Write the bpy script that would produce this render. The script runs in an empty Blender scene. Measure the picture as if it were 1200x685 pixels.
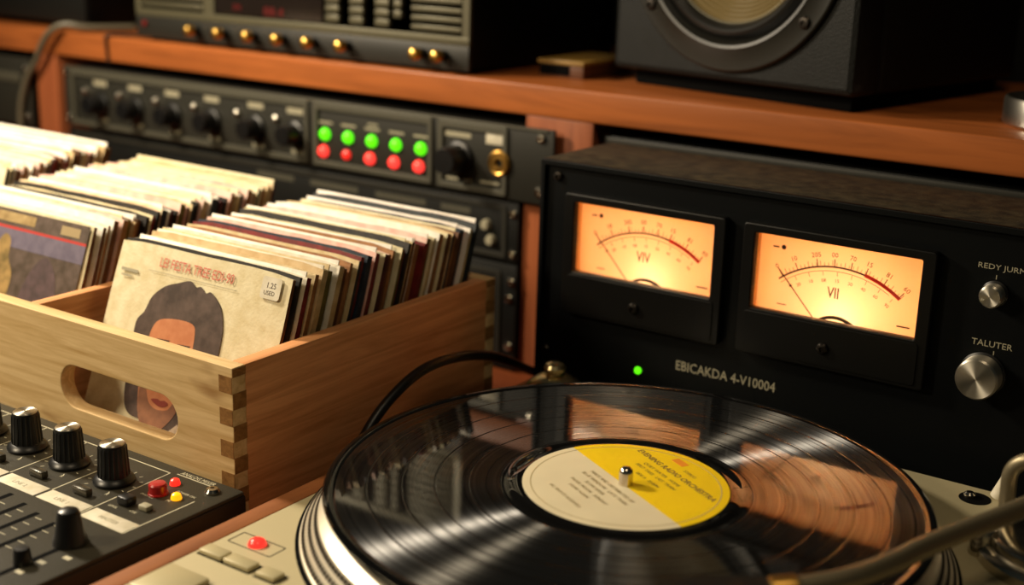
import bpy, bmesh, math, random
from mathutils import Vector, Matrix, Quaternion
random.seed(7)
C = bpy.context.scene.collection
MM = 0.001
PI = math.pi

# ------------------------------------------------------------------ materials
def lin(h):
    h = h.lstrip('#'); v = [int(h[i:i+2], 16)/255 for i in (0, 2, 4)]
    return tuple((c/12.92 if c <= .04045 else ((c+.055)/1.055)**2.4) for c in v) + (1,)
def setin(b, k, v):
    if k in b.inputs: b.inputs[k].default_value = v
def mat(name, col, rough=.5, metal=0, spec=.5, coat=0, noise=None, bump=0, bscale=400, emit=None, estr=1, nscale=60, rvar=0):
    m = bpy.data.materials.new(name); m.use_nodes = True
    nt = m.node_tree; b = nt.nodes['Principled BSDF']
    c = lin(col) if isinstance(col, str) else col
    b.inputs['Base Color'].default_value = c
    b.inputs['Roughness'].default_value = rough
    b.inputs['Metallic'].default_value = metal
    setin(b, 'Specular IOR Level', spec); setin(b, 'Coat Weight', coat); setin(b, 'Coat Roughness', .08)
    tc = nt.nodes.new('ShaderNodeTexCoord')
    if noise:
        n = nt.nodes.new('ShaderNodeTexNoise'); n.inputs['Scale'].default_value = nscale; n.inputs['Detail'].default_value = 5
        nt.links.new(tc.outputs['Object'], n.inputs['Vector'])
        r = nt.nodes.new('ShaderNodeValToRGB'); r.color_ramp.elements[0].position = .35; r.color_ramp.elements[1].position = .68
        r.color_ramp.elements[0].color = c; r.color_ramp.elements[1].color = lin(noise)
        nt.links.new(n.outputs['Fac'], r.inputs['Fac']); nt.links.new(r.outputs['Color'], b.inputs['Base Color'])
    if rvar:
        n = nt.nodes.new('ShaderNodeTexNoise'); n.inputs['Scale'].default_value = 90; n.inputs['Detail'].default_value = 6
        nt.links.new(tc.outputs['Object'], n.inputs['Vector'])
        mr = nt.nodes.new('ShaderNodeMapRange'); mr.inputs['To Min'].default_value = rough-rvar; mr.inputs['To Max'].default_value = rough+rvar
        nt.links.new(n.outputs['Fac'], mr.inputs['Value']); nt.links.new(mr.outputs['Result'], b.inputs['Roughness'])
    if bump:
        n = nt.nodes.new('ShaderNodeTexNoise'); n.inputs['Scale'].default_value = bscale; n.inputs['Detail'].default_value = 3
        nt.links.new(tc.outputs['Object'], n.inputs['Vector'])
        bp = nt.nodes.new('ShaderNodeBump'); bp.inputs['Strength'].default_value = bump; bp.inputs['Distance'].default_value = .0006
        nt.links.new(n.outputs['Fac'], bp.inputs['Height']); nt.links.new(bp.outputs['Normal'], b.inputs['Normal'])
    if emit:
        b.inputs['Emission Color'].default_value = lin(emit); b.inputs['Emission Strength'].default_value = estr
    return m
def wood(name, c1, c2, scale=(8, 120, 120), rough=.45, bump=.15, coat=0, knots=None):
    m = bpy.data.materials.new(name); m.use_nodes = True
    nt = m.node_tree; b = nt.nodes['Principled BSDF']
    tc = nt.nodes.new('ShaderNodeTexCoord'); mp = nt.nodes.new('ShaderNodeMapping'); mp.inputs['Scale'].default_value = scale
    nt.links.new(tc.outputs['Object'], mp.inputs['Vector'])
    n = nt.nodes.new('ShaderNodeTexNoise'); n.inputs['Scale'].default_value = 1; n.inputs['Detail'].default_value = 8; n.inputs['Roughness'].default_value = .62; n.inputs['Distortion'].default_value = .8
    nt.links.new(mp.outputs['Vector'], n.inputs['Vector'])
    r = nt.nodes.new('ShaderNodeValToRGB'); e = r.color_ramp.elements
    e[0].position = .3; e[0].color = lin(c2); e[1].position = .62; e[1].color = lin(c1)
    nt.links.new(n.outputs['Fac'], r.inputs['Fac'])
    last = r.outputs['Color']
    if knots:
        n2 = nt.nodes.new('ShaderNodeTexNoise'); n2.inputs['Scale'].default_value = 22; n2.inputs['Detail'].default_value = 3
        mp2 = nt.nodes.new('ShaderNodeMapping'); mp2.inputs['Scale'].default_value = (.6, .6, 1.6)
        nt.links.new(tc.outputs['Object'], mp2.inputs['Vector']); nt.links.new(mp2.outputs['Vector'], n2.inputs['Vector'])
        r2 = nt.nodes.new('ShaderNodeValToRGB'); r2.color_ramp.elements[0].position = .62; r2.color_ramp.elements[1].position = .78
        nt.links.new(n2.outputs['Fac'], r2.inputs['Fac'])
        mx = nt.nodes.new('ShaderNodeMix'); mx.data_type = 'RGBA'
        nt.links.new(r2.outputs['Color'], mx.inputs[0]); nt.links.new(last, mx.inputs[6]); mx.inputs[7].default_value = lin(knots)
        last = mx.outputs[2]
    nt.links.new(last, b.inputs['Base Color'])
    b.inputs['Roughness'].default_value = rough; setin(b, 'Specular IOR Level', .22); setin(b, 'Coat Weight', coat*.3); setin(b, 'Coat Roughness', .25)
    bp = nt.nodes.new('ShaderNodeBump'); bp.inputs['Strength'].default_value = bump; bp.inputs['Distance'].default_value = .0006
    nt.links.new(n.outputs['Fac'], bp.inputs['Height']); nt.links.new(bp.outputs['Normal'], b.inputs['Normal'])
    return m

M = {}
M['pine_x'] = wood('crate_pine_along_x', '#e2c492', '#be9a62', (9, 160, 160), .5, .2, knots='#8a5c2c')
M['pine_y'] = wood('crate_pine_along_y', '#dfa06c', '#b87a48', (160, 9, 160), .5, .2)
M['endgrain'] = wood('pine_end_grain', '#9a7040', '#74502a', (200, 200, 300), .7, .3)
M['walnut_x'] = wood('reddish_walnut', '#a65e2e', '#7c4420', (5, 60, 60), .38, .1, coat=.3)
M['walnut_z'] = wood('reddish_walnut_post', '#985634', '#733c22', (60, 60, 5), .4, .1, coat=.2)
M['walnut_y'] = wood('reddish_walnut_strip', '#9c6238', '#7a4828', (60, 5, 60), .65, .1)
M['desk'] = wood('desk_wood', '#7e4020', '#552612', (5, 60, 60), .5, .1)
M['black'] = mat('black_painted_metal', '#07090a', .42, spec=.14, bump=.15, bscale=900)
M['blackgloss'] = mat('black_plastic', '#0b0b0b', .28, spec=.5)
M['panel'] = mat('black_front_panel', '#090b0c', .42, spec=.12, bump=.1, bscale=1200)
M['vutop'] = mat('dusty_black_lid', '#241f17', .6, noise='#3f3626', nscale=110, spec=.3, bump=.5, bscale=700, rvar=.12)
M['bezel'] = mat('black_meter_bezel', '#0a0a09', .38, spec=.2)
M['mixer'] = mat('charcoal_mixer_panel', '#38352b', .5, spec=.3, bump=.4, bscale=1800)
M['mixerside'] = mat('black_mixer_side', '#141514', .42, spec=.4, bump=.2, bscale=900)
M['knobblk'] = mat('black_knob_plastic', '#0d0d0d', .35, spec=.5)
M['alu'] = mat('brushed_aluminium', '#c9c4b8', .28, metal=1)
M['steel'] = mat('polished_steel', '#b9b2a4', .18, metal=1)
M['brass'] = mat('brass', '#b98f48', .36, metal=1)
M['gold'] = mat('worn_gold_cap', '#b8914a', .32, metal=1)
M['plinth'] = mat('champagne_grey_plinth', '#b9ae8a', .45, metal=.1, spec=.4, bump=.25, bscale=2200)
M['button'] = mat('champagne_button', '#bdb28c', .4, metal=.1)
M['dark'] = mat('dark_recess', '#040404', .9, spec=.08)
M['platter'] = mat('cast_aluminium_platter', '#d8cfba', .36, metal=.65)
M['dots'] = mat('strobe_dots', '#241d14', .6, spec=.2)
M['slipmat'] = mat('black_rubber_mat', '#0a0a0a', .8)
M['greypanel'] = mat('grey_green_rack_panel', '#4c4a3e', .5, metal=.2)
M['rackblk'] = mat('dark_rack_panel', '#272620', .48, spec=.35)
M['rackdeep'] = mat('deep_black_rack', '#121311', .5, spec=.3)
M['recv'] = mat('olive_grey_receiver_panel', '#56523f', .42, metal=.35)
M['recvdark'] = mat('dark_olive_receiver_strip', '#201f1a', .45)
M['print'] = mat('pale_printed_ink', '#bdb79c', .6)
M['printdim'] = mat('dim_printed_ink', '#98927a', .6)
M['strip'] = mat('white_tape_strip', '#d3ccb8', .6, noise='#c2b99f', nscale=150)
M['cable'] = mat('black_rubber_cable', '#090909', .4, spec=.5)
M['greycable'] = mat('grey_cable', '#5c5646', .45)
M['red'] = mat('red_plastic_button', '#a81a18', .3, spec=.6)
M['ledred'] = mat('lit_red_lamp', '#ff3020', .3, emit='#ff2a1e', estr=1.2)
M['ledredhot'] = mat('lit_pink_red_lamp', '#e02a20', .25, emit='#ff3c30', estr=.95)
M['ledgreen'] = mat('lit_green_lamp', '#50e010', .3, emit='#58f010', estr=1.35)
M['rackred'] = mat('lit_rack_red_lamp', '#ff3a30', .3, emit='#ff3c34', estr=1.6)
M['rackreddim'] = mat('lit_rack_dim_red_lamp', '#e02820', .3, emit='#f02c22', estr=.95)
M['ledamber'] = mat('lit_amber_lamp', '#ffae10', .3, emit='#ffa810', estr=1.3)
M['display'] = mat('dark_display_glass', '#1d1714', .2, spec=.5)
M['digit'] = mat('lit_red_digits', '#5a0e0c', .4, emit='#c01c18', estr=.03)
d_ = bpy.data.materials.new('translucent_cream_dial'); d_.use_nodes = True; nt = d_.node_tree; nt.nodes.clear()
o_ = nt.nodes.new('ShaderNodeOutputMaterial'); ad0 = nt.nodes.new('ShaderNodeAddShader'); t0 = nt.nodes.new('ShaderNodeBsdfTranslucent'); t1 = nt.nodes.new('ShaderNodeBsdfDiffuse')
t0.inputs[0].default_value = (.75, .68, .58, 1); t1.inputs[0].default_value = (.2, .17, .12, 1)
nt.links.new(t0.outputs[0], ad0.inputs[0]); nt.links.new(t1.outputs[0], ad0.inputs[1]); nt.links.new(ad0.outputs[0], o_.inputs[0])
M['dial'] = d_
M['dialframe'] = mat('amber_dial_surround', '#f0c890', .6, spec=.2)
M['ink'] = mat('dark_dial_ink', '#2a160a', .7)
M['inkred'] = mat('red_dial_ink', '#d01808', .6)
M['bulb'] = mat('meter_bulb', '#fff0d0', .4, emit='#ffd9a0', estr=9)
M['conewoofer'] = mat('woofer_cone_weave', '#6e5f3c', .35, spec=.5)
M['rubber'] = mat('rubber_surround', '#141310', .38, spec=.5)
M['ring'] = mat('black_driver_ring', '#1b1a15', .36, spec=.5)
M['speaker'] = mat('black_textured_vinyl', '#0e0f0d', .5, spec=.2, bump=.8, bscale=800)
M['wallm'] = mat('near_black_wall', '#0c0e0e', .9, bump=.1, bscale=40)
M['floorm'] = mat('dark_floor', '#15100c', .7)
M['boxtop'] = mat('ochre_card', '#8a6a2c', .5)
M['boxside'] = mat('brown_card_side', '#5c3418', .55)
M['stud'] = mat('pale_brass_stud', '#cfbe92', .3, metal=1)
M['blksteel'] = mat('blackened_steel', '#3a3632', .35, metal=1)
M['lens'] = mat('spindle_steel', '#d8cdbf', .2, metal=1)
M['headshell'] = mat('black_headshell', '#100f0e', .35)
M['arm'] = mat('tonearm_tube', '#8d8268', .42, metal=.7)

# thin clear pane (transparent + fresnel reflection)
g = bpy.data.materials.new('clear_meter_pane'); g.use_nodes = True; nt = g.node_tree; nt.nodes.clear()
o_ = nt.nodes.new('ShaderNodeOutputMaterial'); mx = nt.nodes.new('ShaderNodeMixShader'); tr = nt.nodes.new('ShaderNodeBsdfTransparent'); gl = nt.nodes.new('ShaderNodeBsdfGlossy')
gl.inputs['Roughness'].default_value = .05; fr = nt.nodes.new('ShaderNodeFresnel'); fr.inputs['IOR'].default_value = 1.3
nt.links.new(fr.outputs[0], mx.inputs[0]); nt.links.new(tr.outputs[0], mx.inputs[1]); nt.links.new(gl.outputs[0], mx.inputs[2]); nt.links.new(mx.outputs[0], o_.inputs[0])
M['pane'] = g

# vinyl: smooth black lacquer reflection + anisotropic groove sheen
def vinyl(name, groove):
    m = bpy.data.materials.new(name); m.use_nodes = True; nt = m.node_tree
    b = nt.nodes['Principled BSDF']; out = nt.nodes['Material Output']
    b.inputs['Base Color'].default_value = (.004, .004, .004, 1); b.inputs['Roughness'].default_value = .035
    b.inputs['IOR'].default_value = 1.55
    tc = nt.nodes.new('ShaderNodeTexCoord')
    sp = nt.nodes.new('ShaderNodeSeparateXYZ'); nt.links.new(tc.outputs['Object'], sp.inputs[0])
    cb = nt.nodes.new('ShaderNodeCombineXYZ'); nt.links.new(sp.outputs[0], cb.inputs[0]); nt.links.new(sp.outputs[1], cb.inputs[1])
    ln = nt.nodes.new('ShaderNodeVectorMath'); ln.operation = 'LENGTH'; nt.links.new(cb.outputs[0], ln.inputs[0])
    if groove:
        cr = nt.nodes.new('ShaderNodeVectorMath'); cr.operation = 'CROSS_PRODUCT'; cr.inputs[0].default_value = (0, 0, 1); nt.links.new(cb.outputs[0], cr.inputs[1])
        nm = nt.nodes.new('ShaderNodeVectorMath'); nm.operation = 'NORMALIZE'; nt.links.new(cr.outputs[0], nm.inputs[0])
        an = nt.nodes.new('ShaderNodeBsdfAnisotropic') if hasattr(bpy.types, 'ShaderNodeBsdfAnisotropic') else nt.nodes.new('ShaderNodeBsdfGlossy')
        an.inputs['Anisotropy'].default_value = AN; an.inputs['Roughness'].default_value = .42
        nt.links.new(nm.outputs[0], an.inputs['Tangent'])
        # loudness rings: sheen changes with radius
        mu = nt.nodes.new('ShaderNodeMath'); mu.operation = 'MULTIPLY'; mu.inputs[1].default_value = 320; nt.links.new(ln.outputs['Value'], mu.inputs[0])
        no = nt.nodes.new('ShaderNodeTexNoise'); no.noise_dimensions = '1D'; no.inputs['Scale'].default_value = 1.0; no.inputs['Detail'].default_value = 8
        no.inputs['Roughness'].default_value = .75
        nt.links.new(mu.outputs[0], no.inputs['W'])
        mr = nt.nodes.new('ShaderNodeMapRange'); mr.inputs['From Min'].default_value = .3; mr.inputs['From Max'].default_value = .7
        mr.inputs['To Min'].default_value = .015; mr.inputs['To Max'].default_value = .125
        nt.links.new(no.outputs['Fac'], mr.inputs['Value'])
        col = nt.nodes.new('ShaderNodeCombineColor'); 
        for i in range(3): nt.links.new(mr.outputs[0], col.inputs[i])
        nt.links.new(col.outputs[0], an.inputs['Color'])
        ad = nt.nodes.new('ShaderNodeAddShader'); nt.links.new(b.outputs[0], ad.inputs[0]); nt.links.new(an.outputs[0], ad.inputs[1])
        nt.links.new(ad.outputs[0], out.inputs['Surface'])
    return m
AN = .8
def spun(name, col, rough):
    m = mat(name, col, rough, metal=1); nt = m.node_tree; b = nt.nodes['Principled BSDF']
    setin(b, 'Anisotropic', .85); return m
for nm_, ax_ in (('capspin', 'Y'), ('captop', 'Z')):
    m_ = spun('spun_aluminium_'+nm_[3:], '#cfc9bb', .42); t_ = m_.node_tree.nodes.new('ShaderNodeTangent'); t_.direction_type = 'RADIAL'; t_.axis = ax_
    m_.node_tree.nodes['Principled BSDF'].inputs['Anisotropic Rotation'].default_value = .25
    m_.node_tree.links.new(t_.outputs[0], m_.node_tree.nodes['Principled BSDF'].inputs['Tangent']); M[nm_] = m_
M['groove'] = vinyl('grooved_vinyl', True)
M['deadwax'] = vinyl('smooth_vinyl', False)

# ------------------------------------------------------------------ builders
def frame_for(d):
    d = Vector(d).normalized(); a = Vector((0, 0, 1)) if abs(d.z) < .9 else Vector((1, 0, 0))
    x = a.cross(d).normalized(); y = d.cross(x); return x, y, d
class MB:
    """collects shapes (mm) and links them as one mesh object"""
    def __init__(s): s.bm = bmesh.new(); s.mats = []; s.cur = 0
    def use(s, m):
        if m not in s.mats: s.mats.append(m)
        s.cur = s.mats.index(m); return s
    def _mark(s, fs):
        for f in fs: f.material_index = s.cur
    def box(s, x0, x1, y0, y1, z0, z1, bev=0, seg=2):
        r = bmesh.ops.create_cube(s.bm, size=1)
        vs = r['verts']
        for v in vs: v.co = Vector(((x0+x1)/2+v.co.x*(x1-x0), (y0+y1)/2+v.co.y*(y1-y0), (z0+z1)/2+v.co.z*(z1-z0)))
        es = list({e for v in vs for e in v.link_edges}); s._mark({f for v in vs for f in v.link_faces})
        if bev:
            rr = bmesh.ops.bevel(s.bm, geom=es, offset=bev, segments=seg, profile=.5, affect='EDGES')
            s._mark(rr['faces'])
        return s
    def lathe(s, prof, c=(0, 0, 0), ax=(0, 0, 1), seg=40, close=True):
        x, y, d = frame_for(ax); c = Vector(c); rings = []
        for (r, h) in prof:
            if r <= 1e-6: rings.append([s.bm.verts.new(c+d*h)])
            else: rings.append([s.bm.verts.new(c+d*h+(x*math.cos(2*PI*k/seg)+y*math.sin(2*PI*k/seg))*r) for k in range(seg)])
        fs = []
        for a, b in zip(rings, rings[1:]):
            for k in range(seg):
                k2 = (k+1) % seg
                if len(a) == 1 and len(b) == 1: continue
                if len(a) == 1: q = [a[0], b[k2], b[k]][::-1]
                elif len(b) == 1: q = [a[k], a[k2], b[0]]
                else: q = [a[k], a[k2], b[k2], b[k]]
                try: fs.append(s.bm.faces.new(q))
                except ValueError: pass
        s._mark(fs); return s
    def cyl(s, p0, p1, r0, r1=None, seg=24, bev=0):
        r1 = r0 if r1 is None else r1; p0 = Vector(p0); p1 = Vector(p1); h = (p1-p0).length
        if bev: pr = [(0, 0), (r0-bev*.3, 0), (r0, bev*.3), (r1, h-bev), (r1-bev*.3, h-bev*.3), (r1-bev, h), (0, h)]
        else: pr = [(0, 0), (r0, 0), (r1, h), (0, h)]
        return s.lathe(pr, p0, p1-p0, seg)
    def tube(s, pts, r, seg=12, smooth=8):
        pts = [Vector(p) for p in pts]
        if smooth and len(pts) > 2:
            q = []; P = [pts[0]]+pts+[pts[-1]]
            for i in range(1, len(P)-2):
                for k in range(smooth):
                    t = k/smooth; a, b, c, d = P[i-1], P[i], P[i+1], P[i+2]
                    q.append(.5*((2*b)+(c-a)*t+(2*a-5*b+4*c-d)*t*t+(3*b-a-3*c+d)*t**3))
            q.append(pts[-1]); pts = q
        rs = r if callable(r) else (lambda t: r)
        rings = []; up = None
        for i, p in enumerate(pts):
            t = (pts[min(i+1, len(pts)-1)]-pts[max(i-1, 0)]).normalized()
            if up is None: up = frame_for(t)[0]
            up = (up-t*up.dot(t)).normalized(); sd = t.cross(up); rr = rs(i/(len(pts)-1))
            rings.append([s.bm.verts.new(p+(up*math.cos(2*PI*k/seg)+sd*math.sin(2*PI*k/seg))*rr) for k in range(seg)])
        fs = []
        for a, b in zip(rings, rings[1:]):
            for k in range(seg): fs.append(s.bm.faces.new([a[k], a[(k+1) % seg], b[(k+1) % seg], b[k]]))
        fs.append(s.bm.faces.new(rings[0][::-1])); fs.append(s.bm.faces.new(rings[-1])); s._mark(fs); return s
    def poly(s, pts, ext=None):
        """flat polygon from 3D points, optionally extruded by vector ext"""
        vs = [s.bm.verts.new(Vector(p)) for p in pts]; f = s.bm.faces.new(vs); fs = [f]
        if ext is not None:
            r = bmesh.ops.extrude_face_region(s.bm, geom=[f]); nv = [v for v in r['geom'] if isinstance(v, bmesh.types.BMVert)]
            bmesh.ops.translate(s.bm, verts=nv, vec=Vector(ext)); fs = list({f2 for v in nv+vs for f2 in v.link_faces})
        s._mark(fs); return s
    def seg(s, a, b, w, n, lift=0):
        """thin printed line from a to b of width w on a face with normal n"""
        a = Vector(a); b = Vector(b); n = Vector(n).normalized(); sd = (b-a).cross(n).normalized()*w/2; L = n*lift
        return s.poly([a-sd+L, b-sd+L, b+sd+L, a+sd+L], n*.08)
    def text(s, txt, o, x, y, size, ext=.05, align='LEFT', sx=1, bold=0):
        cu = bpy.data.curves.new('t', 'FONT'); cu.body = txt; cu.size = size; cu.extrude = ext; cu.align_x = align; cu.offset = bold; cu.resolution_u = 2
        ob = bpy.data.objects.new('t', cu); me = bpy.data.meshes.new_from_object(ob)
        x = Vector(x).normalized(); y = Vector(y).normalized(); z = x.cross(y)
        mt = Matrix(((x.x*sx, y.x, z.x, o[0]), (x.y*sx, y.y, z.y, o[1]), (x.z*sx, y.z, z.z, o[2]), (0, 0, 0, 1)))
        me.transform(mt); n0 = len(s.bm.faces); s.bm.from_mesh(me); s.bm.faces.ensure_lookup_table()
        s._mark(s.bm.faces[n0:]); bpy.data.objects.remove(ob); bpy.data.curves.remove(cu); bpy.data.meshes.remove(me); return s
    def plate(s, outlines, o, x, y, ext, bev=0):
        """2D outlines (outer + holes) filled, extruded +-ext about plane through o"""
        cu = bpy.data.curves.new('p', 'CURVE'); cu.dimensions = '2D'; cu.fill_mode = 'BOTH'; cu.extrude = ext-bev; cu.bevel_depth = bev; cu.bevel_resolution = 1; cu.offset = -bev
        for ol in outlines:
            sp = cu.splines.new('POLY'); sp.points.add(len(ol)-1); sp.use_cyclic_u = True
            for p, q in zip(sp.points, ol): p.co = (q[0], q[1], 0, 1)
        ob = bpy.data.objects.new('p', cu); me = bpy.data.meshes.new_from_object(ob)
        x = Vector(x).normalized(); y = Vector(y).normalized(); z = x.cross(y)
        me.transform(Matrix(((x.x, y.x, z.x, o[0]), (x.y, y.y, z.y, o[1]), (x.z, y.z, z.z, o[2]), (0, 0, 0, 1))))
        n0 = len(s.bm.faces); s.bm.from_mesh(me); s.bm.faces.ensure_lookup_table(); s._mark(s.bm.faces[n0:])
        bpy.data.objects.remove(ob); bpy.data.curves.remove(cu); bpy.data.meshes.remove(me); return s
    def build(s, name, m=None, parent=None, sharp=35, label=None):
        base = Vector(parent.get('b', (0, 0, 0))) if parent else Vector((0, 0, 0))
        bmesh.ops.translate(s.bm, verts=s.bm.verts, vec=-base)
        bmesh.ops.scale(s.bm, verts=s.bm.verts, vec=(MM,)*3)
        bmesh.ops.recalc_face_normals(s.bm, faces=s.bm.faces)
        me = bpy.data.meshes.new(name); s.bm.to_mesh(me); s.bm.free()
        for mm in ([m] if m is not None and not s.mats else s.mats): me.materials.append(mm)
        for p in me.polygons: p.use_smooth = True
        me.set_sharp_from_angle(angle=math.radians(sharp))
        ob = bpy.data.objects.new(name, me); C.objects.link(ob)
        if parent:
            ob.parent = parent; ob['b'] = list(base)
        if label: ob['label'] = label
        return ob
def tag(o, label, cat, group=None, kind=None):
    if label: o['label'] = label
    if cat: o['category'] = cat
    if group: o['group'] = group
    if kind: o['kind'] = kind
    return o
def thing(name, label, cat, loc=(0, 0, 0), group=None, local=False, rot=None):
    o = bpy.data.objects.new(name, None); C.objects.link(o); o.empty_display_size = .02
    o.location = Vector(loc)*MM; o['b'] = [0, 0, 0] if local else list(loc)
    if rot: o.rotation_euler = rot
    return tag(o, label, cat, group)
def rrect(x0, x1, y0, y1, r, n=6):
    out = []
    for cx, cy, a in ((x1-r, y1-r, 0), (x0+r, y1-r, 90), (x0+r, y0+r, 180), (x1-r, y0+r, 270)):
        for k in range(n+1): t = math.radians(a+90*k/n); out.append((cx+r*math.cos(t), cy+r*math.sin(t)))
    return out
def circ(cx, cy, r, n=32): return [(cx+r*math.cos(2*PI*k/n), cy+r*math.sin(2*PI*k/n)) for k in range(n)]
FX, FZ, FN = (1, 0, 0), (0, 0, 1), (0, -1, 0)       # faces looking to -y
def screw(c, r, n, parent, m='steel', name='screw'):
    n = Vector(n); c = Vector(c)
    b = MB().use(M[m]); b.lathe([(0, -.5), (r, -.5), (r, .35*r), (r*.8, .6*r), (r*.45, .68*r), (r*.42, .3*r), (0, .3*r)], c, n, 18)
    return b.build(name, None, parent)

DESK = -84
# ------------------------------------------------------------------ setting
b = MB(); b.box(-1700, 1500, 640, 660, -830, 1300); w_ = b.build('wall_back', M['wallm']); w_['kind'] = 'structure'
b = MB(); b.box(-1700, 1500, -1200, 640, -840, -830); w_ = b.build('floor', M['floorm']); w_['kind'] = 'structure'
desk = thing('desk', 'long reddish wooden desk top under the whole record set-up', 'desk', (-200, 100, -830))
b = MB(); b.box(-1150, 800, -420, 636, -114, DESK, 2); b.build('desk_top', M['desk'], desk)
for x in (-1120, 740):
    for y in (-390, 590): MB().box(x, x+40, y, y+40, -830, -114, 1).build('leg', M['walnut_z'], desk)

# ------------------------------------------------------------------ hutch
h = thing('desk_hutch', 'reddish brown wooden hutch shelf over the rack gear and meter unit', 'shelf', (-200, 450, DESK))
b = MB(); b.box(-1150, 800, 305, 634, 127, 151, 1.6, 3); b.build('shelf_board', M['walnut_x'], h)
for x0, x1 in ((-880, -847), (-272, -211), (560, 600), (-1150, -1120)):
    MB().box(x0, x1, 306, 620, DESK, 127, 1).build('upright', M['walnut_z'], h)
MB().box(-1119, 559, 621, 633, DESK, 126.9).build('back_panel', M['dark'], h)

# ------------------------------------------------------------------ rack gear
def rack_unit(name, label, x0, x1, z0, z1, y=297, depth=180, m='rackblk', inner=None):
    t = thing(name, label, 'audio equipment', ((x0+x1)/2, y+60, z0), 'rack units in the left bay' if False else None)
    ix0, ix1 = inner or (x0+20, x1-20)
    MB().box(ix0, ix1, y+4, y+depth, z0+1, z1-1, .5).build('chassis', M['rackdeep'], t)
    MB().box(x0, x1, y, y+4, z0, z1, .8).build('front_panel', M[m], t)
    return t
t = rack_unit('rack_processor', 'dark rack processor with green and red lamps and a row of knobs under the shelf', -824, -240, 60, 119, inner=(-820, -275))
# raised frames round the three modules
fr_ = MB()
for (a, c) in ((-812, -492), (-486, -356), (-350, -282)):
    fr_.plate([rrect(a, c, 62.5, 117, 2.5), rrect(a+5, c-4, 67, 111, 1.5)], (0, 296, 0), FX, FZ, 1.4, .4)
fr_.build('module_frame', M['greypanel'], t)
MB().box(-822, -245, 295.6, 297, 116.6, 118.8, .4).build('top_lip', M['greypanel'], t, label='grey trim strip along the top')
for i, x in enumerate((-768, -717, -665, -612, -556, -508)):
    k = MB(); k.lathe([(0, 0), (11.5, 0), (11.5, 3), (9.5, 4), (9, 17), (8, 18.5), (0, 18.5)], (x, 297, 86), FN, 28)
    k.build('knob', M['knobblk'], t)
    l = MB(); l.lathe([(0, 0), (3.8, 0), (3.8, 1.5), (3, 3.4), (1.5, 4.3), (0, 4.6)], (x-23, 297, 97), FN, 16); l.build('indicator', M['alu'], t)
    MB().box(x-10, x+9, 296.6, 297, 103.5, 108.5).build('printed_label', M['printdim'], t); MB().box(x-5, x+9, 296.6, 297, 68.5, 72.5).build('printed_label', M['printdim'], t)
for i in range(5):
    x = -473+i*26.2
    MB().lathe([(0, 0), (5.4, 0), (5.4, 1), (4.4, 3), (2.5, 4.2), (0, 4.6)], (x, 297, 90), FN, 20).build('green_lamp', M['ledgreen'], t)
    MB().lathe([(0, 0), (5.2, 0), (5.2, 1), (4.3, 3), (2.5, 4.2), (0, 4.6)] if i != 1 else [(0, 0), (4.2, 0), (4, 2), (2, 3.6), (0, 4)], (x-2, 297, 75), FN, 20).build('red_lamp', M['rackred'] if i != 1 else M['rackreddim'], t)
p = MB()
for i in range(5):
    x = -473+i*26.2; p.box(x-8, x+8, 296.7, 297, 99, 101); p.box(x-5, x+6, 296.7, 297, 103, 104.6) if i == 2 else None
p.box(-344, -318, 296.6, 297, 104, 108); p.box(-342, -330, 296.6, 297, 69, 71); p.box(-325, -316, 296.6, 297, 69, 71); p.box(-308, -290, 296.6, 297, 70, 72)
p.build('printed_label', M['printdim'], t)
MB().box(-303, -286, 296.2, 297, 102, 112, .3).build('white_label', M['strip'], t)
k = MB(); k.lathe([(0, 0), (14, 0), (14, 3), (11.5, 4), (11, 20), (10, 22), (0, 22)], (-329, 297, 87), FN, 32); k.build('large_knob', M['knobblk'], t)
k = MB(); k.lathe([(3.2, 0), (10.5, 0), (10.5, 2.5), (8.5, 4), (7.2, 3.2), (4.2, 3.4), (3.2, 2.2), (3.2, -3), (0, -3)], (-289, 297, 88), FN, 32); k.build('jack_socket', M['brass'], t)
for x, z in ((-818, 113), (-818, 68), (-251, 112), (-251, 70)): screw((x, 296.8, z), 4, FN, t)

t = rack_unit('rack_unit', 'black rack unit partly hidden behind the record rows, below the lamp panel', -826, -273, 8, 57, y=301, m='rackdeep')
MB().plate([rrect(-816, -284, 11, 54, 2), rrect(-812, -288, 15, 50, 1.5)], (0, 300.4, 0), FX, FZ, .8, .2).build('trim_frame', M['rackblk'], t)
p = MB()
for x0, x1 in ((-560, -515), (-495, -440), (-420, -366), (-350, -320)): p.box(x0, x1, 300.6, 301, 42, 47)
p.build('printed_label', M['greypanel'], t)
for x, z in ((-303, 36), (-298, 24), (-330, 30)): MB().lathe([(0, 0), (4.5, 0), (4.5, 2.5), (3.4, 5), (0, 5.4)], (x, 301, z), FN, 18).build('switch', M['printdim'], t)
for x, z in ((-278, 48), (-278, 15), (-820, 33)): screw((x, 301, z), 3.6, FN, t)
t = rack_unit('blank_rack_unit', 'plain black rack panel behind the crate, lowest in the left bay', -826, -273, -82, 6, y=301, m='rackdeep')
for x, z in ((-278, -8), (-280, -22), (-279, -62)): screw((x, 301, z), 3.6, FN, t)
MB().plate([rrect(-816, -288, -76, 0, 2), rrect(-812, -292, -72, -4, 1.5)], (0, 300.4, 0), FX, FZ, .8, .2).build('trim_frame', M['rackblk'], t)
t = rack_unit('far_rack_unit', 'dark rack unit at the far left behind the wooden upright', -1116, -884, 50, 120, y=301, m='rackblk', inner=(-1110, -886))
MB().box(-1100, -900, 299.5, 301, 94, 104, .4).build('pale_strip', M['greypanel'], t)
for x, z in ((-892, 110), (-892, 60)): screw((x, 301, z), 3.4, FN, t)
t = rack_unit('bay_amplifier', 'black amplifier in the bay right behind the meter unit', -206, 400, -60, 118, y=314, depth=260, m='black')
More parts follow.
